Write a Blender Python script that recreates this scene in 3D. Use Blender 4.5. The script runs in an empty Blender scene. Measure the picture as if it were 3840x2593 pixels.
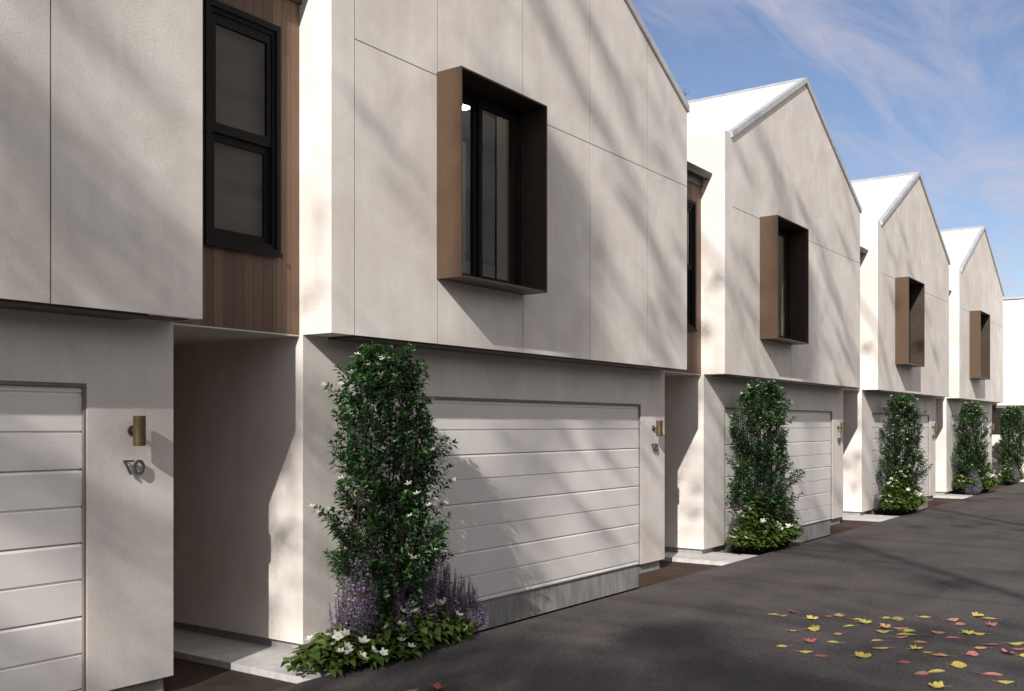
import bpy, bmesh, math, random
from mathutils import Vector, Matrix, noise as mnoise
C = bpy.context.scene
COL = C.collection
rnd = random.Random(7)
R_ = math.radians
pi = math.pi

# ------------------------------------------------------------------ survey
F_PX, YAW, V0 = 3776.7, .6165, 1597.7      # focal length (px of 3840), heading, horizon row
D = 6.3683                                  # camera to ground-floor wall plane
H = 1.85                                    # camera height above the wall foot
R0, PER, W, P = 4.6423, 8.016, 6.7302, .3391
def LX(n): return R0 + n*PER - W
SUN_AZ, SUN_EL = R_(18.37), R_(31)
SD = Vector((math.cos(SUN_EL)*math.cos(SUN_AZ), math.cos(SUN_EL)*math.sin(SUN_AZ), -math.sin(SUN_EL)))
def on_ground(x, y, Z):
    u = (x-1920)/F_PX; v = -(y-V0)/F_PX
    sa, ca = math.sin(YAW), math.cos(YAW)
    d = Vector((u*sa+ca, -u*ca+sa, v)); t = (Z-H)/v
    return Vector((d.x*t, d.y*t, Z))

# ------------------------------------------------------------------ object helpers
def link(o, parent=None):
    COL.objects.link(o)
    if parent is not None: o.parent = parent
    return o
def tag(o, label=None, cat=None, group=None, kind=None):
    if label: o['label'] = label
    if cat: o['category'] = cat
    if group: o['group'] = group
    if kind: o['kind'] = kind
    return o
def empty(name, loc, rz=0):
    o = bpy.data.objects.new(name, None); o.empty_display_size = .2
    o.location = loc; o.rotation_euler = (0, 0, rz); COL.objects.link(o)
    return o
class MB:
    def __init__(s): s.v = []; s.f = []; s.m = []
    def poly(s, pts, m=0):
        k = len(s.v); s.v += [tuple(p) for p in pts]; s.f.append(tuple(range(k, k+len(pts)))); s.m.append(m)
    def box(s, x0, x1, y0, y1, z0, z1, m=0):
        k = len(s.v)
        s.v += [(x0,y0,z0),(x1,y0,z0),(x1,y1,z0),(x0,y1,z0),(x0,y0,z1),(x1,y0,z1),(x1,y1,z1),(x0,y1,z1)]
        for f in ((0,3,2,1),(4,5,6,7),(0,1,5,4),(1,2,6,5),(2,3,7,6),(3,0,4,7)):
            s.f.append(tuple(k+i for i in f)); s.m.append(m)
    def prism_y(s, poly, y0, y1, m=0):
        """polygon of (x,z), counter-clockwise seen from -y, extruded y0..y1"""
        n = len(poly); k = len(s.v)
        s.v += [(x,y0,z) for x,z in poly] + [(x,y1,z) for x,z in poly]
        s.f.append(tuple(k+i for i in range(n))); s.m.append(m)
        s.f.append(tuple(k+n+i for i in reversed(range(n)))); s.m.append(m)
        for i in range(n):
            j = (i+1) % n
            s.f.append((k+j, k+i, k+n+i, k+n+j)); s.m.append(m)
    def prism_x(s, poly, x0, x1, m=0):
        n = len(poly); k = len(s.v)
        s.v += [(x0,y,z) for y,z in poly] + [(x1,y,z) for y,z in poly]
        s.f.append(tuple(k+i for i in range(n))); s.m.append(m)
        s.f.append(tuple(k+n+i for i in reversed(range(n)))); s.m.append(m)
        for i in range(n):
            j = (i+1) % n
            s.f.append((k+j, k+i, k+n+i, k+n+j)); s.m.append(m)
    def tube(s, pts, radii, n=6, m=0, cap=True):
        k0 = len(s.v); pts = [Vector(p) for p in pts]
        up = Vector((.31,.17,.93)).normalized()
        for i, p in enumerate(pts):
            t = (pts[min(i+1,len(pts)-1)] - pts[max(i-1,0)])
            if t.length < 1e-9: t = Vector((0,0,1))
            t.normalize()
            a = t.cross(up)
            if a.length < 1e-3: a = t.cross(Vector((1,0,0)))
            a.normalize(); b = t.cross(a)
            for j in range(n):
                c = 2*pi*j/n
                s.v.append(tuple(p + (a*math.cos(c)+b*math.sin(c))*radii[i]))
        for i in range(len(pts)-1):
            for j in range(n):
                a0 = k0+i*n+j; a1 = k0+i*n+(j+1)%n
                s.f.append((a0,a1,a1+n,a0+n)); s.m.append(m)
        if cap:
            s.f.append(tuple(k0+j for j in reversed(range(n)))); s.m.append(m)
            s.f.append(tuple(k0+(len(pts)-1)*n+j for j in range(n))); s.m.append(m)
    def mesh(s, name, mats, smooth=False):
        me = bpy.data.meshes.new(name); me.from_pydata(s.v, [], s.f)
        for m in (mats if isinstance(mats, (list,tuple)) else [mats]): me.materials.append(m)
        me.polygons.foreach_set('material_index', s.m)
        if smooth: me.polygons.foreach_set('use_smooth', [True]*len(s.f))
        me.update(); return me
    def build(s, name, mats, parent=None, smooth=False, fix=True):
        me = s.mesh(name, mats, smooth)
        if fix:
            bm = bmesh.new(); bm.from_mesh(me); bmesh.ops.recalc_face_normals(bm, faces=bm.faces); bm.to_mesh(me); bm.free()
        return link(bpy.data.objects.new(name, me), parent)
def copy_tree(o, parent=None):
    c = o.copy(); COL.objects.link(c); c.parent = parent
    for ch in list(o.children): copy_tree(ch, c)
    return c

# ------------------------------------------------------------------ materials
def mat(name):
    m = bpy.data.materials.new(name); m.use_nodes = True
    nt = m.node_tree; b = nt.nodes['Principled BSDF']
    return m, nt, b
def N(nt, t, **kw):
    n = nt.nodes.new(t)
    for k, v in kw.items():
        if k in n.inputs: n.inputs[k].default_value = v
        else: setattr(n, k, v)
    return n
def ramp(nt, src, a, b, p0=0., p1=1.):
    r = nt.nodes.new('ShaderNodeValToRGB')
    r.color_ramp.elements[0].position = p0; r.color_ramp.elements[1].position = p1
    r.color_ramp.elements[0].color = (*a, 1); r.color_ramp.elements[1].color = (*b, 1)
    nt.links.new(src, r.inputs[0]); return r.outputs[0]
def mixc(nt, fac, a, b, mode='MIX'):
    m = nt.nodes.new('ShaderNodeMix'); m.data_type = 'RGBA'; m.blend_type = mode
    for i, s in ((0, fac), (6, a), (7, b)):
        if isinstance(s, (int, float)): m.inputs[i].default_value = s
        elif isinstance(s, tuple): m.inputs[i].default_value = (*s, 1)
        else: nt.links.new(s, m.inputs[i])
    return m.outputs[2]
def pos(nt, scale=(1,1,1)):
    g = nt.nodes.new('ShaderNodeNewGeometry'); mp = nt.nodes.new('ShaderNodeMapping')
    mp.inputs['Scale'].default_value = scale
    nt.links.new(g.outputs['Position'], mp.inputs[0]); return mp.outputs[0]
def noise(nt, vec, scale, detail=3, rough=.55, dist=0):
    n = N(nt, 'ShaderNodeTexNoise', Scale=scale, Detail=detail, Roughness=rough, Distortion=dist)
    nt.links.new(vec, n.inputs['Vector']); return n.outputs['Fac']
def bump(nt, bsdf, h, strength, dist):
    b = N(nt, 'ShaderNodeBump', Strength=strength, Distance=dist)
    nt.links.new(h, b.inputs['Height']); nt.links.new(b.outputs[0], bsdf.inputs['Normal']); return b

def stucco(name, c0, c1, bs=.55, bd=.006, sc=70):
    m, nt, b = mat(name)
    p = pos(nt)
    big = noise(nt, p, 1.3, 5, .6, .6)
    st = noise(nt, pos(nt, (3.2, 3.2, .5)), 1.6, 4, .6)
    base = ramp(nt, big, c0, c1, .36, .64)
    base = mixc(nt, .5, base, ramp(nt, st, (.86,.86,.87), (1.05,1.04,1.02), .3, .7), 'MULTIPLY')
    fine = noise(nt, p, sc, 3, .6)
    base = mixc(nt, .35, base, ramp(nt, fine, (.8,.8,.8), (1.08,1.08,1.08), .35, .65), 'MULTIPLY')
    nt.links.new(base, b.inputs['Base Color'])
    b.inputs['Roughness'].default_value = .92; b.inputs['Specular IOR Level'].default_value = .2
    bump(nt, b, fine, bs, bd)
    return m
M = {}
M['stucco'] = stucco('stucco', (.735,.682,.63), (.86,.815,.772), .42, .0045, 66)
M['render'] = stucco('cement_render', (.735,.68,.635), (.835,.79,.76), .42, .0045, 70)
M['white_wall'] = stucco('white_wall', (.80,.79,.78), (.84,.83,.82), .3)
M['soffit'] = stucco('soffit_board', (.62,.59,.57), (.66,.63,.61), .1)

def plain(name, c, rough=.5, metal=0., spec=.5, var=.12, sc=6.):
    m, nt, b = mat(name)
    n = noise(nt, pos(nt), sc, 4)
    col = ramp(nt, n, tuple(x*(1-var) for x in c), tuple(min(1,x*(1+var)) for x in c), .3, .7)
    nt.links.new(col, b.inputs['Base Color'])
    r = N(nt, 'ShaderNodeMapRange'); r.inputs[3].default_value = rough-.07; r.inputs[4].default_value = rough+.07
    nt.links.new(n, r.inputs[0]); nt.links.new(r.outputs[0], b.inputs['Roughness'])
    b.inputs['Metallic'].default_value = metal; b.inputs['Specular IOR Level'].default_value = spec
    return m
M['bronze'] = plain('bronze_metal', (.108,.067,.043), .45, .25, .4, .1, 40)
M['dark_bronze'] = plain('dark_bronze_metal', (.075,.06,.048), .45, .3)
M['black_alu'] = plain('black_aluminium', (.011,.0105,.010), .7, 0, .2)
M['grey_trim'] = plain('light_grey_metal', (.55,.55,.56), .45, .2)
M['taupe'] = plain('taupe_trim', (.21,.18,.155), .6)
M['brass'] = plain('aged_brass', (.19,.138,.085), .4, .75, .5, .12, 30)
M['gunmetal'] = plain('gunmetal', (.10,.09,.08), .5, .4)
M['room'] = plain('room_paint', (.68,.66,.64), .8, 0, .3, .04)
M['room_dark'] = plain('room_joinery', (.20,.16,.14), .7, 0, .3, .06)

m, nt, b = mat('roof_sheet')
w = N(nt, 'ShaderNodeTexWave', Scale=1.0); w.wave_type = 'BANDS'; w.bands_direction = 'Y'; w.wave_profile = 'SIN'
nt.links.new(pos(nt, (1, 4.2, 1)), w.inputs['Vector'])
nt.links.new(ramp(nt, w.outputs['Color'], (.74,.75,.78), (.86,.86,.87)), b.inputs['Base Color'])
b.inputs['Roughness'].default_value = .45
bump(nt, b, w.outputs['Color'], .5, .02); M['roof'] = m

m, nt, b = mat('garage_paint')
g = noise(nt, pos(nt, (1.2, 1, 26)), 4, 5, .6, .3)
c = ramp(nt, noise(nt, pos(nt), 1.1, 4), (.77,.732,.715), (.84,.81,.795), .3, .7)
nt.links.new(mixc(nt, .25, c, ramp(nt, g, (.88,.88,.88), (1.04,1.04,1.04), .35, .65), 'MULTIPLY'), b.inputs['Base Color'])
b.inputs['Roughness'].default_value = .5; b.inputs['Specular IOR Level'].default_value = .35
bump(nt, b, g, .25, .003); M['door'] = m

m, nt, b = mat('timber_boards')
geo = nt.nodes.new('ShaderNodeNewGeometry')
gr = noise(nt, pos(nt, (30, 30, 1.3)), 2.2, 5, .65, .5)
c = ramp(nt, geo.outputs['Random Per Island'], (.100,.055,.035), (.185,.112,.073))
c = mixc(nt, .55, c, ramp(nt, gr, (.62,.6,.58), (1.2,1.18,1.15), .3, .72), 'MULTIPLY')
nt.links.new(c, b.inputs['Base Color']); b.inputs['Roughness'].default_value = .62
bump(nt, b, gr, .25, .003); M['timber'] = m
M['dim_room_sheet'] = plain('dim_room_tone', (.21,.165,.145), .8, 0, .2, .08, 3)
M['lining_bronze'] = plain('dark_bronze_lining', (.05,.034,.024), .5, .1, .4)
M['seal'] = plain('joint_sealant', (.10,.09,.082), .8, 0, .2)
M['lining'] = plain('bounce_lining_brown', (.34,.225,.155), .6, 0, .3, .3, 8)

def concrete(name, c0, c1, streak):
    m, nt, b = mat(name)
    a = noise(nt, pos(nt, streak), 3.5, 6, .68, .4); f = noise(nt, pos(nt), 60, 3)
    c = mixc(nt, .3, ramp(nt, a, c0, c1, .3, .72), ramp(nt, f, (.75,.75,.75), (1.1,1.1,1.1), .35, .65), 'MULTIPLY')
    nt.links.new(c, b.inputs['Base Color']); b.inputs['Roughness'].default_value = .85
    bump(nt, b, f, .3, .003); return m
M['plinth'] = concrete('stained_concrete', (.22,.215,.21), (.42,.408,.40), (3, 3, .6))
M['slab'] = concrete('honed_concrete', (.46,.445,.43), (.66,.645,.63), (1, 3.5, 1))

m, nt, b = mat('asphalt')
f = noise(nt, pos(nt), 95, 3, .7); f2 = noise(nt, pos(nt), 320, 2, .6); bg = noise(nt, pos(nt, (1, 2.2, 1)), .55, 5, .6, .5)
c = ramp(nt, bg, (.064,.0565,.057), (.106,.095,.094), .3, .7)
md = noise(nt, pos(nt), 28, 4, .75)
c = mixc(nt, .8, c, ramp(nt, md, (.45,.45,.46), (1.5,1.48,1.45), .3, .7), 'MULTIPLY')
c = mixc(nt, .8, c, ramp(nt, f, (.45,.45,.46), (1.5,1.48,1.46), .3, .7), 'MULTIPLY')
c = mixc(nt, .6, c, ramp(nt, f2, (.7,.7,.7), (1.35,1.33,1.3), .35, .7), 'MULTIPLY')
nt.links.new(c, b.inputs['Base Color']); b.inputs['Roughness'].default_value = .88; b.inputs['Specular IOR Level'].default_value = .25
bump(nt, b, f, .55, .008); M['asphalt'] = m

m, nt, b = mat('bark_soil')
f = noise(nt, pos(nt), 55, 5, .7); bg = noise(nt, pos(nt), 3, 4)
c = mixc(nt, .8, ramp(nt, bg, (.040,.023,.016), (.066,.039,.027), .3, .7), ramp(nt, f, (.35,.33,.32), (1.6,1.5,1.4), .3, .72), 'MULTIPLY')
nt.links.new(c, b.inputs['Base Color']); b.inputs['Roughness'].default_value = .95
bump(nt, b, f, .9, .015); M['soil'] = m

M['grass'] = plain('mown_grass', (.05,.085,.025), .9, 0, .2, .4, 12)
# window glass: see-through with a Fresnel mirror reflection
m, nt, b = mat('window_glass'); nt.nodes.remove(b)
out = nt.nodes['Material Output']; tr = N(nt, 'ShaderNodeBsdfTransparent', Color=(.8,.8,.79,1)); gl = N(nt, 'ShaderNodeBsdfGlossy', Roughness=.012)
fr = N(nt, 'ShaderNodeFresnel', IOR=1.45); mx = nt.nodes.new('ShaderNodeMixShader')
gb = nt.nodes.new('ShaderNodeNewGeometry'); inv = N(nt, 'ShaderNodeMath'); inv.operation = 'SUBTRACT'; inv.inputs[0].default_value = 1; nt.links.new(gb.outputs['Backfacing'], inv.inputs[1])
mf = N(nt, 'ShaderNodeMath'); mf.operation = 'MULTIPLY'; nt.links.new(fr.outputs[0], mf.inputs[0]); nt.links.new(inv.outputs[0], mf.inputs[1])
nt.links.new(mf.outputs[0], mx.inputs[0]); nt.links.new(tr.outputs[0], mx.inputs[1]); nt.links.new(gl.outputs[0], mx.inputs[2])
nt.links.new(mx.outputs[0], out.inputs[0]); M['glass'] = m
m, nt, b = mat('downlight_glow'); b.inputs['Base Color'].default_value = (.9,.9,.85,1)
b.inputs['Emission Color'].default_value = (1,.93,.82,1); b.inputs['Emission Strength'].default_value = 32; M['glow'] = m

def leafmat(name, c0, c1, rough=.42, trans=.3, spec=.4):
    m, nt, b = mat(name)
    g = nt.nodes.new('ShaderNodeNewGeometry')
    n = noise(nt, pos(nt), 5, 3)
    c = ramp(nt, g.outputs['Random Per Island'], c0, c1)
    c = mixc(nt, .5, c, ramp(nt, n, (.7,.72,.7), (1.2,1.2,1.15), .3, .7), 'MULTIPLY')
    nt.links.new(c, b.inputs['Base Color']); b.inputs['Roughness'].default_value = rough
    b.inputs['Specular IOR Level'].default_value = spec
    t = nt.nodes.new('ShaderNodeBsdfTranslucent'); mx = nt.nodes.new('ShaderNodeMixShader'); mx.inputs[0].default_value = trans
    nt.links.new(mixc(nt, 1., c, (1.15,1.25,.6), 'MULTIPLY'), t.inputs[0])
    nt.links.new(b.outputs[0], mx.inputs[1]); nt.links.new(t.outputs[0], mx.inputs[2])
    nt.links.new(mx.outputs[0], nt.nodes['Material Output'].inputs[0]); return m
M['leaf_dark'] = leafmat('shrub_leaf', (.007,.024,.008), (.028,.080,.026), .38)
M['leaf_new'] = leafmat('shrub_new_leaf', (.055,.16,.04), (.12,.29,.08), .42, .35)
M['leaf_broad'] = leafmat('broad_leaf', (.06,.105,.02), (.15,.22,.05), .5, .3, .3)
M['needle'] = leafmat('needle_leaf', (.10,.115,.10), (.23,.25,.225), .7, .15, .2)
M['gum_leaf'] = leafmat('gum_leaf', (.04,.07,.03), (.08,.12,.05), .5, .2)
M['petal'] = leafmat('white_petal', (.78,.77,.74), (.86,.85,.83), .6, .25, .2)
M['purple'] = leafmat('purple_petal', (.46,.25,.68), (.72,.48,.88), .6, .25, .2)
M['bark'] = plain('twig_bark', (.032,.022,.018), .85, 0, .2, .3, 60)
M['gum_bark'] = plain('gum_bark', (.32,.28,.24), .85, 0, .2, .3, 5)
def fallen(name, c0, c1):
    m, nt, b = mat(name)
    n = noise(nt, pos(nt), 28, 4, .6)
    c = ramp(nt, n, c0, c1, .36, .64)
    nt.links.new(c, b.inputs['Base Color']); b.inputs['Roughness'].default_value = .6; b.inputs['Specular IOR Level'].default_value = .25
    return m
FL = {'yellow': fallen('yellow_leaf', (.40,.30,.065), (.52,.44,.12)), 'greenish yellow': fallen('greenish_leaf', (.33,.31,.06), (.46,.44,.11)),
      'orange': fallen('orange_leaf', (.38,.18,.09), (.46,.27,.12)), 'pink': fallen('pink_leaf', (.38,.13,.12), (.45,.21,.17)),
      'red': fallen('red_leaf', (.29,.075,.075), (.38,.14,.12)), 'brown': fallen('brown_leaf', (.22,.12,.065), (.46,.34,.12)),
      'two-tone': fallen('two_tone_leaf', (.40,.15,.11), (.50,.42,.12))}

# ------------------------------------------------------------------ townhouse (built once, local origin at its left front foot)
E0, APX = .21, 3.466
SLP = .527
def gz(x):                                   # underside of the roof edge over the front
    return 6.147 + SLP*(min(x, 2*APX-x) - E0)
def gpoly(x0, x1, zb, zt=None):
    """front wall polygon between x0..x1 from zb up to the gable line (or zt)"""
    if zt is not None: return [(x0,zb),(x1,zb),(x1,zt),(x0,zt)]
    pts = [(x0,zb),(x1,zb),(x1,gz(x1))]
    if x0 < APX < x1: pts.append((APX, gz(APX)))
    pts.append((x0, gz(x0))); return pts
ZU = 2.62; ZJ = 5.133; DEEP = 9.0
BX0, BX1, BZ0, BZ1, BY = 1.36, 2.797, 3.226, 5.163, -.628
def make_house():
    h = empty('townhouse', (0,0,0))
    # ground floor wall round the garage opening
    m = MB(); gx0, gx1, gt = .766, 6.036, 2.14
    m.box(0, gx0, 0, .25, 0, ZU); m.box(gx1, W, 0, .25, 0, ZU); m.box(gx0, gx1, 0, .25, gt, ZU)
    m.box(0, .2, .25, DEEP, 0, ZU); m.box(W-.2, W-.021, .25, DEEP, 0, ZU)
    m.build('ground_wall', M['render'], h)
    m = MB()
    for k in range(18): m.box(W-.02, W, .252+k*.13, .252+k*.13+.127, -.07, ZU-.013)
    for k in range(10): m.box(W+.001+k*.1285, W+.001+k*.1285+.1255, 2.05, 2.09, -.079, ZU-.013)
    m.build('entry_bounce_lining', M['lining'], h)  # unseen boards added to tone the light bounced inside the entry
    # upper cladding: backing + panels with open joints + left return wall
    m = MB(); g = .0045
    m.prism_y([(0,ZU),(.272-g,ZU),(.272-g,6.19),(E0,6.22),(0,6.22)], -P, .0)
    m.box(0, .2, 0, DEEP, ZU, 6.22)
    yb = -P+.014
    m.prism_y(gpoly(.272-g, 1.372, ZU+.001), yb, .0); m.prism_y(gpoly(2.778, W-.003, ZU+.001), yb, .0)
    m.prism_y(gpoly(1.372, 2.778, ZU+.001, 3.23), yb, .0); m.prism_y(gpoly(1.372, 2.778, 5.16), yb, .0)
    m.box(W-.2, W-.003, .0, DEEP, ZU+.001, 6.1)
    J = [.272, 1.373, 2.777, 4.146, 5.578, W+g]
    for i in range(5):
        a, c = J[i]+g, J[i+1]-g
        if i == 1:
            m.prism_y(gpoly(a, c, ZU, 3.232), -P, yb); m.prism_y(gpoly(a, c, 5.157), -P, yb)
        else:
            m.prism_y(gpoly(a, c, ZU, ZJ-g), -P, yb); m.prism_y(gpoly(a, c, ZJ+g), -P, yb)
    yj = -P+.0015
    for k in range(1, 5):
        x = J[k]; gg = g-.0003
        if k in (1, 2): m.prism_y(gpoly(x-gg, x+gg, ZU+.002, 3.22), yj, yb-.0005, 1); m.prism_y(gpoly(x-gg, x+gg, 5.17, gz(x)-.01), yj, yb-.0005, 1)
        else: m.prism_y(gpoly(x-gg, x+gg, ZU+.002, gz(x)-.01), yj, yb-.0005, 1)
    m.prism_y(gpoly(J[0]-g+.0003, J[0]+g-.0003, ZU+.002, gz(J[0])-.01), yj, yb-.0005, 1)
    for a, c in ((J[0]+g, BX0-.001), (BX1+.001, J[3]-g), (J[3]+g, J[4]-g), (J[4]+g, W-.004)): m.box(a, c, yj, yb-.0005, ZJ-g+.0003, ZJ+g-.0003, 1)
    m.build('upper_wall', [M['stucco'], M['seal']], h)
    m = MB(); m.box(.28, W-.42, -.305, -.02, ZU-.022, ZU-.001); m.box(W-.36, W-.06, -.26, -.06, ZU-.006, ZU-.001)
    m.build('soffit_strip', M['dark_bronze'], h)
    # roof sheets, barge capping, ridge
    m = MB()
    for s in (0, 1):
        xs = [(E0, gz(E0)), (APX, gz(APX))] if s == 0 else [(APX, gz(APX)), (2*APX-E0+.02, gz(2*APX-E0+.02))]
        (xa, za), (xb, zb) = xs
        m.prism_y([(xa,za+.012),(xb,zb+.012),(xb,zb+.092),(xa,za+.092)], -P+.06, DEEP)
    roof = m.build('roof', M['roof'], h)
    m = MB()
    for s in (0, 1):
        xs = [(E0, gz(E0)), (APX, gz(APX))] if s == 0 else [(APX, gz(APX)), (2*APX-E0+.02, gz(2*APX-E0+.02))]
        (xa, za), (xb, zb) = xs
        m.prism_y([(xa,za+.010),(xb,zb+.010),(xb,zb+.102),(xa,za+.102)], -P-.035, -P+.058)
    m.build('barge_capping', M['grey_trim'], roof)
    m = MB(); m.prism_y([(APX-.14,gz(APX)+.025),(APX+.14,gz(APX)+.025),(APX,gz(APX)+.112)], -P+.06, DEEP)
    m.build('ridge_cap', M['grey_trim'], roof)
    # concrete base
    m = MB(); m.box(.05, W-.05, .05, 3.0, -.31, -.001); m.build('plinth', M['plinth'], h)
    # garage door
    m = MB(); m.box(gx0, gx0+.02, .006, .2, .0, gt-.025); m.box(gx1-.02, gx1, .006, .2, .0, gt-.025); m.box(gx0, gx1, .006, .2, gt-.025, gt)
    fr = None
    y0 = .028; pr = [(y0, gt-.027)]
    for k, z in enumerate([2.068,1.806,1.548,1.2925,1.044,.7935,.5395,.2855,.0425]):
        if k % 2 == 0 and k:
            pr += [(y0,z+.010),(y0+.02,z+.009),(y0+.02,z-.001),(y0+.008,z-.003),(y0,z-.020)]
        else:
            pr += [(y0,z+.011),(y0+.011,z+.009),(y0+.011,z-.007),(y0,z-.010)]
    pr += [(y0,.004),(y0+.06,.004),(y0+.06,gt-.027)]
    d = MB(); d.prism_x(pr, gx0+.021, gx1-.021)
    door = d.build('garage_door', M['door'], h)
    m.build('door_frame', M['taupe'], door)
    # projecting bronze window box
    m = MB(); t = .014
    m.box(BX0, BX0+t, BY, -P-.0005, BZ0, BZ1); m.box(BX1-t, BX1, BY, -P-.0005, BZ0, BZ1)
    m.box(BX0+t, BX1-t, BY, -P-.0005, BZ1-t, BZ1); m.box(BX0+t, BX1-t, BY, -P-.0005, BZ0, BZ0+t)
    hood = m.build('window_hood', M['bronze'], h)
    m = MB(); q = .006
    for (a, c, z0, z1) in ((BX0+t+.0005,BX0+t+q,BZ0+t+.0005,BZ1-t-.0005),(BX1-t-q,BX1-t-.0005,BZ0+t+.0005,BZ1-t-.0005),(BX0+t+q+.0005,BX1-t-q-.0005,BZ1-t-q,BZ1-t-.0005),(BX0+t+q+.0005,BX1-t-q-.0005,BZ0+t+.0005,BZ0+t+q)):
        m.box(a, c, BY+.002, -.3255, z0, z1)
    m.build('hood_lining', M['lining_bronze'], hood)
    m = MB(); e = .006
    for (a, c, z0, z1) in ((BX0,BX0+t,BZ0,BZ1),(BX1-t,BX1,BZ0,BZ1),(BX0+t,BX1-t,BZ1-t,BZ1),(BX0+t,BX1-t,BZ0,BZ0+t)):
        m.box(a, c, BY-e, BY-.0005, z0, z1)
    m.build('edge_trim', M['dark_bronze'], hood)
    m = MB(); fx0, fx1, fz0, fz1 = 1.3735, 2.7765, 3.2325, 5.157
    m.box(fx0, fx0+.05, -.325, -.24, fz0, fz1); m.box(fx1-.05, fx1, -.325, -.24, fz0, fz1)
    m.box(fx0+.05, fx1-.05, -.325, -.24, fz1-.06, fz1); m.box(fx0+.05, fx1-.05, -.325, -.24, fz0, fz0+.04)
    # fixed sash left, sliding sash right
    def sash(x0, x1, ya, yb2, w1=.055, w2=.07):
        m.box(x0, x0+w1, ya, yb2, fz0+.045, fz1-.065); m.box(x1-w1, x1, ya, yb2, fz0+.045, fz1-.065)
        m.box(x0+w1, x1-w1, ya, yb2, fz1-.065-w2, fz1-.065); m.box(x0+w1, x1-w1, ya, yb2, fz0+.045, fz0+.045+w2)
    sash(fx0+.052, 2.055, -.275, -.245); sash(2.05, 2.655, -.315, -.285); m.box(2.0, 2.06, -.2845, -.2755, fz0+.045, fz1-.065); m.box(2.675, 2.69, -.30, -.27, fz0+.05, fz1-.07)
    win = m.build('window', M['black_alu'], h)
    m = MB(); m.box(fx0+.1, 2.01, -.262, -.258, fz0+.1, fz1-.13); m.box(2.1, 2.61, -.302, -.298, fz0+.1, fz1-.13); m.box(2.6, 2.7, -.262, -.258, fz0+.1, fz1-.13)
    m.build('pane', M['glass'], win)
    # room behind
    m = MB()
    m.box(.35, 6.2, 3.4, 3.5, 2.8, 5.3); m.box(.35, .4, .02, 3.4, 2.8, 5.3); m.box(6.15, 6.2, .02, 3.4, 2.8, 5.3)
    m.box(.3, 6.2, .02, 3.5, 5.3, 5.36); m.box(.3, 6.2, .02, 3.5, 2.74, 2.8)
    m.box(2.35, 3.2, .75, 3.4, 2.8, 5.1); m.box(3.2, 6.1, 1.2, 1.3, 4.75, 5.3)
    m.build('room', M['room'], h)
    m = MB(); m.box(3.21, 4.6, .75, 1.19, 2.8, 3.75); m.build('cabinet', M['room_dark'], h)
    for dx, dy in ((2.66,.36),(1.0,.5),(1.2,1.6)):  # first fitting shows; other two added unseen to brighten the room
        m = MB(); m.tube([(dx,dy,5.285),(dx,dy,5.299)], [.06,.06], 16); m.build('downlight', M['glow'], h)
    # timber link above the entry (to the right of the house)
    yl = .042; xl0, xl1 = W, PER
    wx0, wx1, wz0, wz1 = PER-.98, PER-.232, 3.25, 5.15
    m = MB(); n = 13; bw = (xl1-xl0)/n
    for k in range(n):
        a, c = xl0+k*bw+.0015, xl0+(k+1)*bw-.0015
        segs = [(ZU, 5.43)]
        if a < wx0 < c or a < wx1 < c or (wx0 <= a and c <= wx1):
            if wx0 <= a and c <= wx1: m.box(a,c,yl,yl+.02,ZU,wz0+.01); m.box(a,c,yl,yl+.02,wz1-.01,5.43)
            elif a < wx0 < c:
                m.box(a,wx0+.012,yl,yl+.02,ZU,5.43); m.box(wx0+.012,c,yl,yl+.02,ZU,wz0+.01); m.box(wx0+.012,c,yl,yl+.02,wz1-.01,5.43)
            else:
                m.box(a,wx1-.012,yl,yl+.02,ZU,wz0+.01); m.box(a,wx1-.012,yl,yl+.02,wz1-.01,5.43); m.box(wx1-.012,c,yl,yl+.02,ZU,5.43)
        elif k in (4, 11):
            zc = 4.95 if k == 11 else 3.0
            m.box(a,c,yl,yl+.02,ZU,zc-.001); m.box(a,c,yl,yl+.02,zc+.001,5.43)
        else: m.box(a,c,yl,yl+.02,ZU,5.43)
    m.build('timber_wall', M['timber'], h)
    m = MB(); m.box(xl0,wx0,yl+.022,.2,ZU,5.5); m.box(wx1,xl1,yl+.022,.2,ZU,5.5); m.box(wx0,wx1,yl+.022,.2,ZU,wz0); m.box(wx0,wx1,yl+.022,.2,wz1,5.5)
    m.box(xl0,xl1,2.4,2.5,ZU,5.5); m.box(xl0,xl1,.2,2.4,5.15,5.2)
    m.build('link_wall', M['room_dark'], h)
    m = MB(); m.box(xl0, xl1, yl, 2.6, ZU-.012, ZU-.001); m.build('entry_ceiling', M['soffit'], h)
    # slim sash window in the timber
    m = MB(); ya, yb3 = yl-.03, yl+.06
    def ring(x0, x1, z0, z1, wv, wh, a, c2):
        m.box(x0,x0+wv,a,c2,z0,z1); m.box(x1-wv,x1,a,c2,z0,z1); m.box(x0+wv,x1-wv,a,c2,z1-wh,z1); m.box(x0+wv,x1-wv,a,c2,z0,z0+wh)
    ring(wx0, wx1, wz0, wz1, .042, .05, ya, yb3)
    m.box(wx0-.012, wx1+.012, ya-.012, ya-.001, wz0-.012, wz0+.022)
    ring(wx0+.043, wx1-.043, wz0+.051, wz1-.051, .03, .035, ya+.02, yb3)
    x0, x1 = wx0+.074, wx1-.074
    ring(x0, x1, 4.14, wz1-.087, .042, .075, ya+.034, yb3-.02)
    ring(x0, x1, wz0+.087, 4.139, .05, .06, ya+.062, yb3)
    sw = m.build('sash_window', M['black_alu'], h)
    m = MB(); m.box(wx0+.02,wx1-.02,yb3+.03,yb3+.04,wz0+.01,wz1-.02); m.build('dim_room_sheet', M['dim_room_sheet'], sw)  # plain sheet added in place of the dim room behind the glass
    m = MB(); m.box(x0+.035,x1-.035,ya+.05,ya+.054,4.2,wz1-.15); m.box(x0+.04,x1-.04,ya+.074,ya+.078,wz0+.13,4.1)
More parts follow.
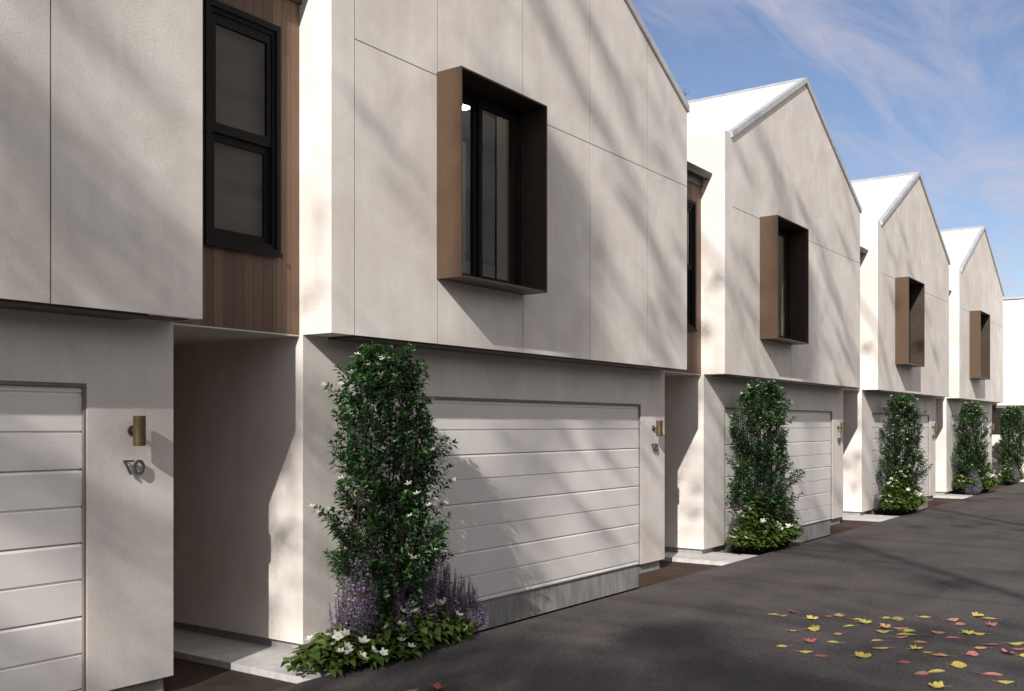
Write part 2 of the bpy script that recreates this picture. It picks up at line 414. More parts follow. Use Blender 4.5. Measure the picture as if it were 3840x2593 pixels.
    m.build('pane', M['glass'], sw)
    # fascia and gutter of the link roof
    m = MB(); m.box(xl0, xl1, .012, .041, 5.42, 5.545); m.prism_x([(.0,5.546),(2.5,5.72),(2.5,5.76),(.0,5.586)], xl0, xl1)
    lr = m.build('link_roof', M['dark_bronze'], h)
    m = MB(); pr = []
    for k in range(11):
        a = pi + pi*k/10*.97
        pr.append((-.072+.068*math.cos(a), 5.605+.082*math.sin(a)))
    pin = [(y*.0+(-.072+(y+.072)*.93), 5.606+(z-5.605)*.93) for y, z in reversed(pr)]
    m.prism_x([*pr, *pin], xl0, xl1); m.build('gutter', M['dark_bronze'], lr)
    return h
ORD = ['first', 'second', 'third', 'fourth', 'fifth']
house0 = make_house()
hl = ['largest and nearest gabled townhouse, cut off by the left edge, seen below its roof',
      'pale gabled townhouse in the middle with the big bronze box window in full view',
      'pale gabled townhouse whose whole white roof shows first, right of the middle one',
      'small pale gabled townhouse, second from the far end of the terrace',
      'farthest and smallest gabled townhouse, beside the plain white end block']
for i in range(5):
    h = house0 if i == 0 else copy_tree(house0)
    h.location = (LX(i), D, 0)
    tag(h, hl[i], 'townhouse', 'gabled townhouses in the terrace')

# ------------------------------------------------------------------ wall lamps and numbers on each right-hand pier
def make_lamp():
    t = empty('wall_lamp', (0,0,0))
    m = MB(); m.tube([(-.346,-.0005,1.815),(-.346,-.014,1.815)], [.037,.037], 24); m.tube([(-.350,-.0145,1.815),(-.353,-.058,1.815)], [.017,.017], 14)
    m.build('wall_mount', M['gunmetal'], t)
    m = MB(); r, c = .043, Vector((-.354,-.1,0)); n = 32
    za, zb = 1.708, 1.921
    for (ra, rb, z0, z1) in ((r,r,za,zb),(r-.003,r-.003,zb,za),(r-.003,r,za,za),(r,r-.003,zb,zb)):
        for k in range(n):
            a0, a1 = 2*pi*k/n, 2*pi*(k+1)/n
            m.poly([c+Vector((ra*math.cos(a0),ra*math.sin(a0),z0)),c+Vector((ra*math.cos(a1),ra*math.sin(a1),z0)),c+Vector((rb*math.cos(a1),rb*math.sin(a1),z1)),c+Vector((rb*math.cos(a0),rb*math.sin(a0),z1))])
    m.tube([c+Vector((0,0,1.75)),c+Vector((0,0,1.87))],[r-.004,r-.004],20)
    m.build('lamp_cylinder', M['brass'], t, smooth=False)
    return t
def make_number():
    t = empty('house_number', (0,0,0))
    y0, y1 = -.036, -.02
    m = MB(); m.prism_y([(-.434,1.607),(-.431,1.594),(-.352,1.594),(-.352,1.607)][::-1], y0, y1)
    m.prism_y([(-.434,1.6065),(-.381,1.504),(-.364,1.504),(-.414,1.5935),(-.4275,1.5935)], y0+.0005, y1-.0005)
    m.box(-.40,-.394,y1,-.0005,1.597,1.603)
    m.build('digit', M['gunmetal'], t)
    m = MB(); n = 36; cx, cz = -.307, 1.554
    for k in range(n):
        a0, a1 = 2*pi*k/n, 2*pi*(k+1)/n
        q = [(cx+rx*math.cos(a), cz+rz*math.sin(a)) for (rx, rz, a) in ((.0425,.054,a0),(.0425,.054,a1),(.0265,.039,a1),(.0265,.039,a0))]
        m.poly([(x,y0,z) for x,z in q]); m.poly([(x,y1,z) for x,z in reversed(q)])
        m.poly([(q[0][0],y1,q[0][1]),(q[1][0],y1,q[1][1]),(q[1][0],y0,q[1][1]),(q[0][0],y0,q[0][1])])
        m.poly([(q[2][0],y1,q[2][1]),(q[3][0],y1,q[3][1]),(q[3][0],y0,q[3][1]),(q[2][0],y0,q[2][1])])
    m.box(-.31,-.304,y1,-.0005,1.597,1.603)
    m.build('digit', M['gunmetal'], t, fix=False)
    return t
lamp0, num0 = make_lamp(), make_number()
who = ['on the nearest pier at the left', 'on the pier of the middle house', 'on the third house from the left', 'on the fourth house from the left', 'on the last and farthest gabled house']
for i in range(5):
    l = lamp0 if i == 0 else copy_tree(lamp0); l.location = (R0+i*PER, D, 0)
    tag(l, 'cylindrical bronze wall lamp ' + who[i], 'wall lamp', 'cylindrical wall lamps beside the garage doors')
    l = num0 if i == 0 else copy_tree(num0); l.location = (R0+i*PER, D, 0)
    tag(l, 'dark metal raised house number below the lamp ' + who[i], 'house number', 'raised house numbers under the lamps')

# ------------------------------------------------------------------ block closing the lane
e5 = empty('end_building', (LX(5), D, 0))
m = MB(); m.box(0, 14, -7, DEEP, 2.775, 6.185); m.build('upper_wall', M['white_wall'], e5)
m = MB(); m.box(-.02, .3, -.59, DEEP, 2.55, 2.772); m.box(-.03, .3, -7, -.594, 2.55, 2.772); m.build('ledge', M['white_wall'], e5)
m = MB(); m.box(1.5, 14, -7, DEEP, -.3, 2.55); m.box(.3, 1.5, -7, DEEP, 2.60, 2.77); m.build('ground_wall', M['render'], e5)
m = MB(); m.box(.1, 1.5, .35, .5, 2.38, 2.55); m.box(.02, .14, -.4, DEEP, 2.47, 2.549); m.build('beam', M['taupe'], e5)
m = MB(); m.box(-.06, 14.05, -7.05, DEEP, 6.186, 6.23); m.build('parapet_capping', M['grey_trim'], e5)
tag(e5, 'plain white flat-topped building closing the lane beyond the last gable', 'building')

# ------------------------------------------------------------------ ground
m = MB(); m.box(-60, LX(5)+1.4, -8.2, D-.72, -.6, -.07); tag(m.build('road', M['asphalt']), kind='structure')
m = MB(); m.poly([(-300,-300,-.62),(300,-300,-.62),(300,300,-.62),(-300,300,-.62)]); tag(m.build('ground', M['soil']), kind='structure')
m = MB(); m.box(-60, 60, -40, -8.21, -.6, -.05); tag(m.build('verge', M['grass']), kind='structure')
def soil_bed(i):
    x = LX(i); m = MB(); zt = -.135
    m.box(x+W-.68, x+W-.05, D-.76, D+.047, -.61, zt); m.box(x+W-.05, x+PER+.05, D-.76, D+2.59, -.61, zt)
    m.box(x+PER+.05, x+PER+(1.5, 2.9, 3.0, 2.6, 1.2)[i], D-.76, D+.047, -.61, zt)
    tag(m.build('soil_bed', M['soil']), kind='structure')
sl = ['wide pale concrete landing slab at the nearest entry, left of the flowers', 'pale concrete landing slab between the middle house and the next',
      'pale concrete landing slab before the third pair of shrub and flowers', 'short pale concrete landing slab in front of the fourth shrub', 'farthest pale concrete landing slab below the end building']
for i in range(5):
    soil_bed(i)
    x = LX(i)+PER; m = MB()
    m.box(x-.56, x+.049, D-.75, D+2.58, -.2, -.08); m.box(x+.049, x+.42, D-.75, D+.046, -.2, -.08)
    tag(m.build('landing_slab', M['slab']), sl[i], 'landing', 'concrete landings at the entries')

# ------------------------------------------------------------------ plants
def basis(d):
    d = d.normalized(); a = d.cross(Vector((0,0,1)))
    if a.length < 1e-3: a = Vector((1,0,0))
    a.normalize(); return d, a, a.cross(d)
def leaf(m, p, d, L, wd, mi=0, fold=.25, droop=.15, rr=None):
    rr = rr or rnd
    d, a, u = basis(d)
    ang = rr.uniform(-.9,.9); a, u = a*math.cos(ang)+u*math.sin(ang), u*math.cos(ang)-a*math.sin(ang)
    mid = p + d*L*.45 - u*fold*wd; tip = p + d*L - Vector((0,0,droop*L))
    k = len(m.v); m.v += [tuple(p), tuple(mid+a*wd+u*fold*wd*1.6), tuple(tip), tuple(mid-a*wd+u*fold*wd*1.6), tuple(mid)]
    m.f += [(k,k+4,k+1),(k+1,k+4,k+2),(k,k+3,k+4),(k+3,k+2,k+4)]; m.m += [mi]*4
def flower_mesh(name, npet, r, wid, cup, mats):
    m = MB()
    for k in range(npet):
        a = 2*pi*k/npet + .2; dx, dy = math.cos(a), math.sin(a); px, py = -dy, dx
        z1, z2 = cup*r*.35, cup*r*(1.0 + .25*math.sin(k*2.3))
        q = [(dx*r*.08,dy*r*.08,0),(dx*r*.55+px*wid,dy*r*.55+py*wid,z1+.1*wid),(dx*r+px*wid*.45,dy*r+py*wid*.45,z2),(dx*r*1.04,dy*r*1.04,z2*.95),(dx*r-px*wid*.45,dy*r-py*wid*.45,z2),(dx*r*.55-px*wid,dy*r*.55-py*wid,z1+.1*wid)]
        c = (dx*r*.55,dy*r*.55,z1-.25*wid)
        for i in range(6): m.poly([q[i], q[(i+1)%6], c])
    for k in range(6):
        a = pi*k/3; m.poly([(0,0,.15*r),(.12*r*math.cos(a),.12*r*math.sin(a),.05*r),(.12*r*math.cos(a+pi/3),.12*r*math.sin(a+pi/3),.05*r)], 1)
    return m.mesh(name, mats, False)
M['stamen'] = plain('flower_centre', (.55,.48,.16), .7)
STAR = flower_mesh('star_flower', 5, .034, .0085, .35, [M['petal'], M['stamen']])
CUP = flower_mesh('cup_flower', 5, .050, .020, .55, [M['petal'], M['stamen']])
def put_flowers(parent, mesh, spots, rr, smin=.8, smax=1.25, tilt=.5):
    for p in spots:
        o = bpy.data.objects.new('flower', mesh); link(o, parent); o.location = p
        o.rotation_euler = (rr.uniform(-tilt,tilt)+.12, rr.uniform(-tilt,tilt)-.1, rr.uniform(0,6.28))
        s = rr.uniform(smin, smax); o.scale = (s,s,s)

def shrub_radius(z):                        # half width at height above soil
    prof = [(.0,.10),(.35,.22),(.6,.38),(.85,.50),(1.1,.50),(1.45,.44),(1.9,.45),(2.1,.41),(2.3,.39),(2.5,.33),(2.8,.13)]
    for (a, ra), (c, rc) in zip(prof, prof[1:]):
        if a <= z <= c: return ra + (rc-ra)*(z-a)/(c-a)
    return .1
def make_shrub(seed):
    rr = random.Random(seed)
    t = empty('columnar_shrub', (0,0,0))
    br, fo = MB(), MB(); tips = []
    ends = []; stems = []
    # leading stems
    for k in range(21):
        a = k*2.39996 + rr.uniform(-.3,.3); hz = rr.uniform(2.2, 2.7) if k < 13 else rr.uniform(.9, 2.1)
        frac = rr.uniform(.2,.92) if k < 13 else rr.uniform(.72, 1.0)
        pts = []; n = 9
        for i in range(n+1):
            f = i/n; z = hz*f
            rad = shrub_radius(z)*frac*min(1, (f*1.9)**1.1)*.86
            aa = a + .35*math.sin(f*3+k)
            pts.append(Vector((rad*math.cos(aa)+.015*rr.uniform(-1,1), rad*math.sin(aa)+.015*rr.uniform(-1,1), z)))
        br.tube(pts, [.011*(1-.8*i/n)+.002 for i in range(n+1)], 5)
        stems.append(pts)
    count = 0
    while count < 900:
        z = rr.uniform(.48, 2.66)
        if z < .75 and rr.random() < .5: continue
        a = rr.uniform(0, 2*pi); q = rr.random()**.42
        nz = mnoise.noise((math.cos(a)*1.5, math.sin(a)*1.5, z*2.3 + 4.1))
        R = shrub_radius(z)*(.93 + .42*nz)
        n3 = mnoise.noise((q*math.cos(a)*2.6+7, q*math.sin(a)*2.6, z*3.4))
        if n3 < -.1 and rr.random() < .85: continue
        e = Vector((R*q*math.cos(a), R*q*math.sin(a), z))
        best = min((p for st_ in stems for p in st_ if p.z < z-.03), key=lambda p: (p-e).length + .15*abs(e.z-p.z-.2))
        out = Vector((e.x, e.y, 0)); out = out.normalized() if out.length > .02 else Vector((1,0,0))
        d = (out*rr.uniform(.1,.8) + Vector((rr.uniform(-.4,.4), rr.uniform(-.4,.4), rr.uniform(.5,1.1)))).normalized()
        L = rr.uniform(.09,.2); p = e - d*L*.6
        br.tube([best, best.lerp(p,.55)+Vector((0,0,-.02)), p], [.004,.003,.002], 3, cap=False)
        ends.append((p, d, L)); count += 1
    for k in range(26):                       # longer sprays that break the outline
        a = rr.uniform(0, 2*pi); z = rr.uniform(.7, 2.5); R = shrub_radius(z)*.85
        p = Vector((R*math.cos(a), R*math.sin(a), z)); d = Vector((math.cos(a)*.9, math.sin(a)*.9, rr.uniform(.5,1.2))).normalized()
        ends.append((p, d, rr.uniform(.2,.30), 1))
    # a low bare side limb
    side = [Vector((0,0,.12)),Vector((.10,-.06,.34)),Vector((.24,-.16,.5)),Vector((.33,-.2,.72)),Vector((.41,-.25,1.0))]
    br.tube(side, [.016,.014,.012,.009,.005], 6)
    br.tube([Vector((.24,-.16,.5)),Vector((.2,-.1,.75)),Vector((.14,-.05,1.0))], [.008,.006,.004], 5)
    for f in [i/14 for i in range(14)]:
        p = side[3].lerp(side[4], f); ends.append((p, Vector((rr.uniform(-.4,.8), rr.uniform(-.7,.3), rr.uniform(.3,1))).normalized(), rr.uniform(.12,.24)))
    for (p, d, L, *lng) in ends:
        rmax = shrub_radius(min(2.7, p.z + L*.7))*(1.32 if lng else 1.1)
        e = p + d*L; hr = math.hypot(e.x, e.y)
        if hr > rmax and hr > 0: e.x *= rmax/hr; e.y *= rmax/hr
        bend = p.lerp(e, .5) + Vector((rr.uniform(-.015,.015), rr.uniform(-.015,.015), -.01))
        br.tube([p, bend, e], [.0035,.0028,.0015], 3, cap=False)
        nl = int(L/.0145)
        for k in range(nl):
            f = (k+.5)/nl; q = p.lerp(bend, f*2) if f < .5 else bend.lerp(e, f*2-1)
            dd, aa, uu = basis(e-p); ang = k*2.4
            ld = (dd*.55 + (aa*math.cos(ang)+uu*math.sin(ang))*.85).normalized()
            outer = math.hypot(q.x,q.y) > .75*shrub_radius(q.z)
            leaf(fo, q, ld, rr.uniform(.055,.086), rr.uniform(.0105,.015), 1 if (outer and f > .66 and rr.random() < .5) else 0, .3, .25, rr)
        for k in range(5):
            dd, aa, uu = basis(e-p); ang = k*1.257
            leaf(fo, e, (dd*.9+(aa*math.cos(ang)+uu*math.sin(ang))*.6).normalized(), rr.uniform(.04,.062), .010, 1 if rr.random() < .5 else 0, .3, .1, rr)
        ho = Vector((e.x, e.y, 0)); tips.append(e + (e-p).normalized()*.03 + (ho.normalized()*.03 if ho.length > .05 else Vector((0,0,.03))))
    br.build('branch', M['bark'], t, smooth=True, fix=False)
    fo.build('foliage', [M['leaf_dark'], M['leaf_new']], t, fix=False)
    outer = [p for p in tips if math.hypot(p.x,p.y) > .9*shrub_radius(min(2.7,p.z)) or p.z > 2.45]
    rr.shuffle(outer)
    put_flowers(t, STAR, outer[:98], rr, .68, 1.02, .5)
    return t
def make_groundcover(seed, lx, ly, hh, nl, nf):
    """low mound of broad leaves, half sizes lx, ly, height hh"""
    rr = random.Random(seed)
    t = empty('groundcover_plant', (0,0,0))
    lf, st = MB(), MB(); tops = []
    def broad(p, d, L, wd):
        d, a, u = basis(d)
        an = rr.uniform(-.5,.5); a, u = a*math.cos(an)+u*math.sin(an), u*math.cos(an)-a*math.sin(an)
        if u.z < 0: u = -u
        secs = [(0,.02),(.18,.62),(.42,1.),(.68,.74),(.88,.3),(1.,.0)]
        k = len(lf.v); dr = rr.uniform(.15,.5)
        for f, w_ in secs:
            c = p + d*L*f - Vector((0,0,dr*L*f*f)) + u*.04*L*math.sin(f*3.1)
            lf.v += [tuple(c+a*wd*w_+u*wd*w_*.28), tuple(c), tuple(c-a*wd*w_+u*wd*w_*.28)]
        for i in range(len(secs)-1):
            b_ = k+i*3; lf.f += [(b_,b_+1,b_+4,b_+3),(b_+1,b_+2,b_+5,b_+4)]; lf.m += [0,0]
    ns = nl//9
    for k in range(ns):
        a = rr.uniform(0, 2*pi); q = math.sqrt(rr.random())
        x, y = lx*q*math.cos(a), ly*q*math.sin(a)
        base = Vector((x*.55, y*.55, 0))
        top = Vector((x, y, hh*(1-.75*q*q)*rr.uniform(.72,1.08)+.03))
        midp = base.lerp(top,.5)+Vector((0,0,.05))
        st.tube([base, midp, top], [.005,.004,.003], 4, cap=False)
        for j in range(9):
            f = .35 + .65*(j+1)/9; p = base.lerp(midp, f*2) if f < .5 else midp.lerp(top, f*2-1)
            an = j*2.4+rr.uniform(-.4,.4)
            broad(p, Vector((math.cos(an), math.sin(an), rr.uniform(-.1,.55))), rr.uniform(.085,.145), rr.uniform(.024,.037))
        tops.append(top + Vector((rr.uniform(-.03,.03), rr.uniform(-.03,.03), .055)))
    st.build('stem', M['bark'], t, fix=False); lf.build('foliage', M['leaf_broad'], t, smooth=True, fix=False)
    rr.shuffle(tops); put_flowers(t, CUP, tops[:nf], rr, .65, 1.0, .75)
    return t
def make_rosemary(seed, lx, ly, hh, ns):
    rr = random.Random(seed)
    t = empty('rosemary_bush', (0,0,0))
    nd, fl, st = MB(), MB(), MB()
    for k in range(ns):
        a = rr.uniform(0, 2*pi); q = math.sqrt(rr.random())
        x, y = lx*q*math.cos(a), ly*q*math.sin(a)
        base = Vector((x*.45, y*.45, 0)); top = Vector((x*1.05+rr.uniform(-.04,.04), y*1.05, hh*(1-.5*q*q)*rr.uniform(.6,1.08)))
        mid = base.lerp(top,.5)+Vector((x*.3+rr.uniform(-.05,.05),y*.3+rr.uniform(-.05,.05),-.02))
        st.tube([base,mid,top],[.003,.002,.001],3,cap=False)
        for j in range(170):
            f = .1+.9*(j+rr.random())/170; p = base.lerp(mid,f*2) if f < .5 else mid.lerp(top,f*2-1)
            an = j*2.4; dd, aa, uu = basis(top-base)
            v = (dd*.75+(aa*math.cos(an)+uu*math.sin(an))*.8).normalized(); L = rr.uniform(.022,.038)*(1.1-.25*f)
            sdv = v.cross(Vector((rr.uniform(-1,1),rr.uniform(-1,1),rr.uniform(-1,1)))); sdv = sdv.normalized()*.0026 if sdv.length > 1e-4 else Vector((.002,0,0))
            nd.poly([p-sdv,p+sdv,p+v*L])
        for j in range(rr.randint(11,17)):
            f = rr.uniform(.35,.97); p = base.lerp(mid,f*2) if f < .5 else mid.lerp(top,f*2-1)
            an = rr.uniform(0,6.28); o = p + Vector((math.cos(an),math.sin(an),.3))*.019
            for q2 in range(4):
                an2 = an+rr.uniform(-1.6,1.6); v = Vector((math.cos(an2),math.sin(an2),rr.uniform(-.2,.9))).normalized()
                s = v.cross(Vector((0,0,1))).normalized()*.0085; e = o+v*.021
                fl.poly([o, o+v*.007+s, e, o+v*.007-s])
    st.build('stem', M['bark'], t, fix=False); nd.build('foliage', M['needle'], t, fix=False)
    b_ = fl.build('blossom', M['purple'], t, fix=False); b_['kind'] = 'stuff'
    return t
SOIL = -.135
shr0 = make_shrub(11)
sh = [(.51,-.48,0.0,.985,'tallest and nearest shrub'), (1.06,-.5,2.1,.985,'second nearest shrub'), (1.36,-.5,4.0,.98,'third nearest shrub'),
      (.70,-.5,1.1,.975,'fourth nearest shrub'), (-.50,-.5,5.2,.97,'farthest shrub, cut by the right edge')]
wh = ['at the middle garage door', 'in front of the third garage door', 'in front of the fourth garage door', 'in front of the last garage door', 'before the end building']
for k, (ox, oy, rz, s, nm) in enumerate(sh):
    o = shr0 if k == 0 else copy_tree(shr0)
    o.location = (LX(k+1)+ox, D+oy, SOIL); o.rotation_euler = (0,0,rz); o.scale = (s,s,s)
    tag(o, f'{nm}, columnar with white star flowers, {wh[k]}', 'shrub', 'columnar shrubs in front of the garages')
gcA = make_groundcover(21, 1.12, .38, .40, 2500, 50)
gcB = make_groundcover(22, 1.25, .38, .95, 2700, 52)
GC = [(gcA,1,.42,-.56,0,1.,'low broad-leaved plant with large white flowers round the nearest shrub'),
      (gcB,2,1.25,-.48,0,1.,'mound of broad leaves and white flowers below the second shrub'),
      (gcB,3,1.35,-.48,.1,1.1,'mound of broad leaves and white flowers below the third shrub'),
      (gcB,4,1.5,-.46,.0,1.3,'spreading broad-leaved plant with white flowers below the fourth shrub'),
      (gcB,5,-.35,-.45,pi,.9,'white-flowered broad-leaved plant below the farthest shrub')]
used = set()
for (src, i, ox, oy, rz, s, lab) in GC:
    o = src if src.name not in used else copy_tree(src); used.add(src.name)
    o.location = (LX(i)+ox, D+oy, SOIL); o.rotation_euler = (0,0,rz); o.scale = (s,s,s)
    tag(o, lab, 'plant', 'white flowered groundcover plants')
rsA = make_rosemary(31, .46, .22, .98, 190)
RS = [(1,.34,-.52,0,1.,'purple-flowered rosemary bush left of the nearest shrub stem'), (1,1.08,-.46,.3,.94,'purple-flowered rosemary bush against the middle garage door'),
      (1,1.5,-.44,2.3,.62,'small purple-flowered rosemary bush at the right end of the nearest bed'),
      (2,.95,-.22,1.1,.72,'purple-flowered rosemary bush half hidden at the second shrub'), (3,1.15,-.25,2.2,.7,'purple-flowered rosemary bush at the third shrub'),
      (4,.45,-.58,.4,.9,'pale purple rosemary bush at the fourth shrub'), (5,-.80,-.55,.4,.8,'pale purple rosemary bush at the farthest shrub')]
for k, (i, ox, oy, rz, s, lab) in enumerate(RS):
    o = rsA if k == 0 else copy_tree(rsA)
    o.location = (LX(i)+ox, D+oy, SOIL); o.rotation_euler = (0,0,rz); o.scale = (s,s,s)
    tag(o, lab, 'bush', 'rosemary bushes with purple flowers')

# ------------------------------------------------------------------ fallen leaves
def leaf_shape(kind):
    if kind == 'oval':   rows = [(0,.02),(.12,.34),(.3,.72),(.5,.86),(.7,.66),(.88,.28),(1,.0)]; w_ = .26
    if kind == 'narrow': rows = [(0,.02),(.12,.4),(.32,.85),(.55,1.),(.78,.7),(.92,.3),(1,.0)]; w_ = .15
    if kind == 'round':  rows = [(0,.05),(.1,.5),(.28,.92),(.5,1.),(.72,.82),(.9,.4),(1,.0)]; w_ = .37
    return [(f, x*w_) for f, x in rows]
def star_outline(kind):
    if kind == 'maple':
        P_ = [(0,0),(.12,.10),(.05,.34),(.24,.27),(.22,.42),(.42,.24),(.62,.50),(.60,.22),(.80,.18),(1.0,0)]
    else:
        P_ = [(0,0),(.04,.16),(.02,.30),(.14,.40),(.30,.34),(.40,.44),(.56,.40),(.60,.22),(.78,.26),(.92,.14),(.96,0)]
    return P_
def make_fallen(kind, L, colour, curl, fold, rr, tilt=0.):
    m = MB()
    if kind in ('maple', 'lobed'):
        top = star_outline(kind)
        c = (.34*L, 0, 0)
        def z(x, y): return curl*L*((x/L-.45)**2*1.1) + fold*abs(y) + .06*L*mnoise.noise((x/L*3, y/L*3, L*900))
        for sgn in (1, -1):
            pts = [(x*L, sgn*y*L*.92, z(x*L, y*L)) for x, y in top]
            for a, b_ in zip(pts, pts[1:]): m.poly([(c[0],c[1],z(c[0],0)), a, b_] if sgn < 0 else [(c[0],c[1],z(c[0],0)), b_, a])
        zb = z(0,0)
    else:
        rows = leaf_shape(kind)
        def z(x): return curl*L*((x-.45)**2*1.15)
        k = len(m.v)
        for f, hw in rows:
            zz = z(f); dz = fold*hw*L
            jw = 1+.08*rr.uniform(-1,1)
            m.v += [(f*L, hw*L*jw, zz+dz), (f*L, 0, zz), (f*L, -hw*L*jw, zz+dz*rr.uniform(.5,1.4))]
        for i in range(len(rows)-1):
            b_ = k+i*3; m.f += [(b_,b_+1,b_+4,b_+3),(b_+1,b_+2,b_+5,b_+4)]; m.m += [0,0]
        zb = z(0)
    sl_ = L*rr.uniform(.25,.5)
    m.tube([(0.01*L,0,zb),(-.5*sl_,.06*sl_,zb*.6+.006),(-sl_,.2*sl_,.004+rr.uniform(0,.02))], [.0011,.0009,.0012], 4)
    ct, st_ = math.cos(tilt), math.sin(tilt); m.v = [(x, y*ct-zz*st_, y*st_+zz*ct) for x, y, zz in m.v]
    zmin = min(v[2] for v in m.v); m.v = [(x-.45*L, y, zz-zmin+.0015) for x, y, zz in m.v]
    return m.build('fallen_leaf', FL[colour], smooth=kind not in ('maple','lobed'), fix=False)
A, B = (2840,2260), (3340,2260)
FA = [(A,290,205,200,'oval','greenish yellow',-1),(A,435,235,180,'narrow','orange',1),(A,600,172,205,'maple','red',1),(A,960,290,205,'lobed','yellow',1),(A,1235,240,130,'oval','red',1),
 (A,1425,228,180,'round','brown',1),(A,1750,292,178,'oval','orange',1),(A,1885,352,225,'lobed','greenish yellow',1),(A,1610,408,232,'narrow','greenish yellow',-1),(A,2250,268,172,'oval','yellow',1),
 (A,620,495,232,'narrow','brown',-1),(A,975,482,200,'round','yellow',1),(A,1015,430,170,'lobed','brown',1),(A,1415,550,178,'oval','orange',-1),(A,905,680,235,'maple','red',1),(A,1330,688,212,'oval','yellow',-1),
 (A,2110,662,228,'narrow','brown',-1),(A,440,762,208,'oval','yellow',-1),(A,830,872,245,'oval','greenish yellow',1),(A,1120,932,235,'narrow','red',-1),(A,1840,940,285,'lobed','yellow',1),
 (A,2165,800,330,'narrow','two-tone',-1),(A,2225,440,192,'lobed','two-tone',1),(A,2190,512,240,'oval','greenish yellow',-1),
 (B,120,300,190,'round','brown',1),(B,585,250,198,'narrow','yellow',1),(B,1070,314,225,'oval','two-tone',1),(B,1525,245,212,'lobed','yellow',1),(B,1740,280,240,'oval','greenish yellow',-1),
 (B,1210,382,222,'oval','pink',1),(B,1750,395,212,'maple','pink',1),(B,165,462,242,'oval','pink',1),(B,310,497,245,'oval','greenish yellow',1),(B,300,557,352,'narrow','greenish yellow',-1),
 (B,175,605,262,'narrow','pink',1),(B,840,530,242,'oval','orange',-1),(B,1100,618,235,'narrow','pink',-1),(B,1345,545,205,'lobed','greenish yellow',1),(B,1545,555,205,'oval','yellow',-1),
 (B,505,685,222,'oval','orange',1),(B,1730,738,285,'narrow','red',1),(B,1570,798,242,'oval','two-tone',-1),(B,2170,728,302,'narrow','greenish yellow',1),(B,450,820,225,'maple','yellow',1),(B,645,866,160,'narrow','yellow',-1),
 (B,2215,815,245,'narrow','pink',1),(B,2040,890,295,'maple','pink',1),(B,1420,910,205,'round','pink',1),(B,865,928,292,'oval','orange',-1),(B,2330,935,160,'round','yellow',1),
 (B,240,1042,245,'oval','red',-1),(B,1180,1112,258,'round','yellow',1),(B,790,1202,355,'narrow','yellow',1),(B,560,1240,285,'oval','pink',-1),(B,1760,1252,325,'narrow','pink',1),(B,1995,1402,262,'oval','yellow',1),
 (B,800,1472,272,'lobed','yellow',-1),((1543,2592),0,0,230,'narrow','brown',1),((1640,2586),0,0,330,'maple','red',1)]
classes = {}
for e in FA: classes.setdefault((e[4], e[5]), []).append(e[0][0]+e[1]/4.648)
for v in classes.values(): v.sort()
OW = ['first','second','third','fourth','fifth','sixth','seventh','eighth']
SHN = {'oval':'oval','narrow':'narrow pointed','round':'broad rounded','maple':'star-shaped maple','lobed':'crumpled lobed'}
camright = math.atan2(-math.cos(YAW), math.sin(YAW))
for k, (org, cx, cy, lp, kind, colr, sg) in enumerate(FA):
    rr = random.Random(900+k)
    px, py = org[0]+cx/4.648, org[1]+cy/4.648
    g = on_ground(px, py+3, -.07)
    depth = g.x*math.cos(YAW)+g.y*math.sin(YAW)
    L = lp/4.648/F_PX*depth*1.06
    curl = rr.choice((0,0,.25,.5)); fold = rr.uniform(.1,.45)
    if kind in ('maple','lobed'): curl = rr.uniform(.4,1.0); fold = rr.uniform(.3,.6)
    if kind == 'lobed': L *= .95
    o = make_fallen(kind, L, colr, curl, fold, rr, sg*rr.uniform(.1,.36))
    o.location = (g.x, g.y, -.068)
    yaw = camright + (0 if sg > 0 else pi) + rr.uniform(-.35,.35)
    if kind == 'maple': yaw = camright + pi/2 + rr.uniform(-.5,.5) if k in (2, 46, len(FA)-1) else yaw
    o.rotation_euler = (0, 0, yaw)
    cl = classes[(kind, colr)]; r = cl.index(org[0]+cx/4.648); n = len(cl)
    nm = f'{colr} {SHN[kind]} fallen leaf'
    if n == 1: lab = f'the only {nm} lying on the dark asphalt'
    elif r == 0: lab = f'{nm} on the asphalt, leftmost of its colour and shape'
    elif r == n-1: lab = f'{nm} on the asphalt, rightmost of its colour and shape'
    else: lab = f'{nm} on the asphalt, {OW[r]} from left of its kind'
    tag(o, lab, 'leaf', 'fallen leaves on the asphalt')

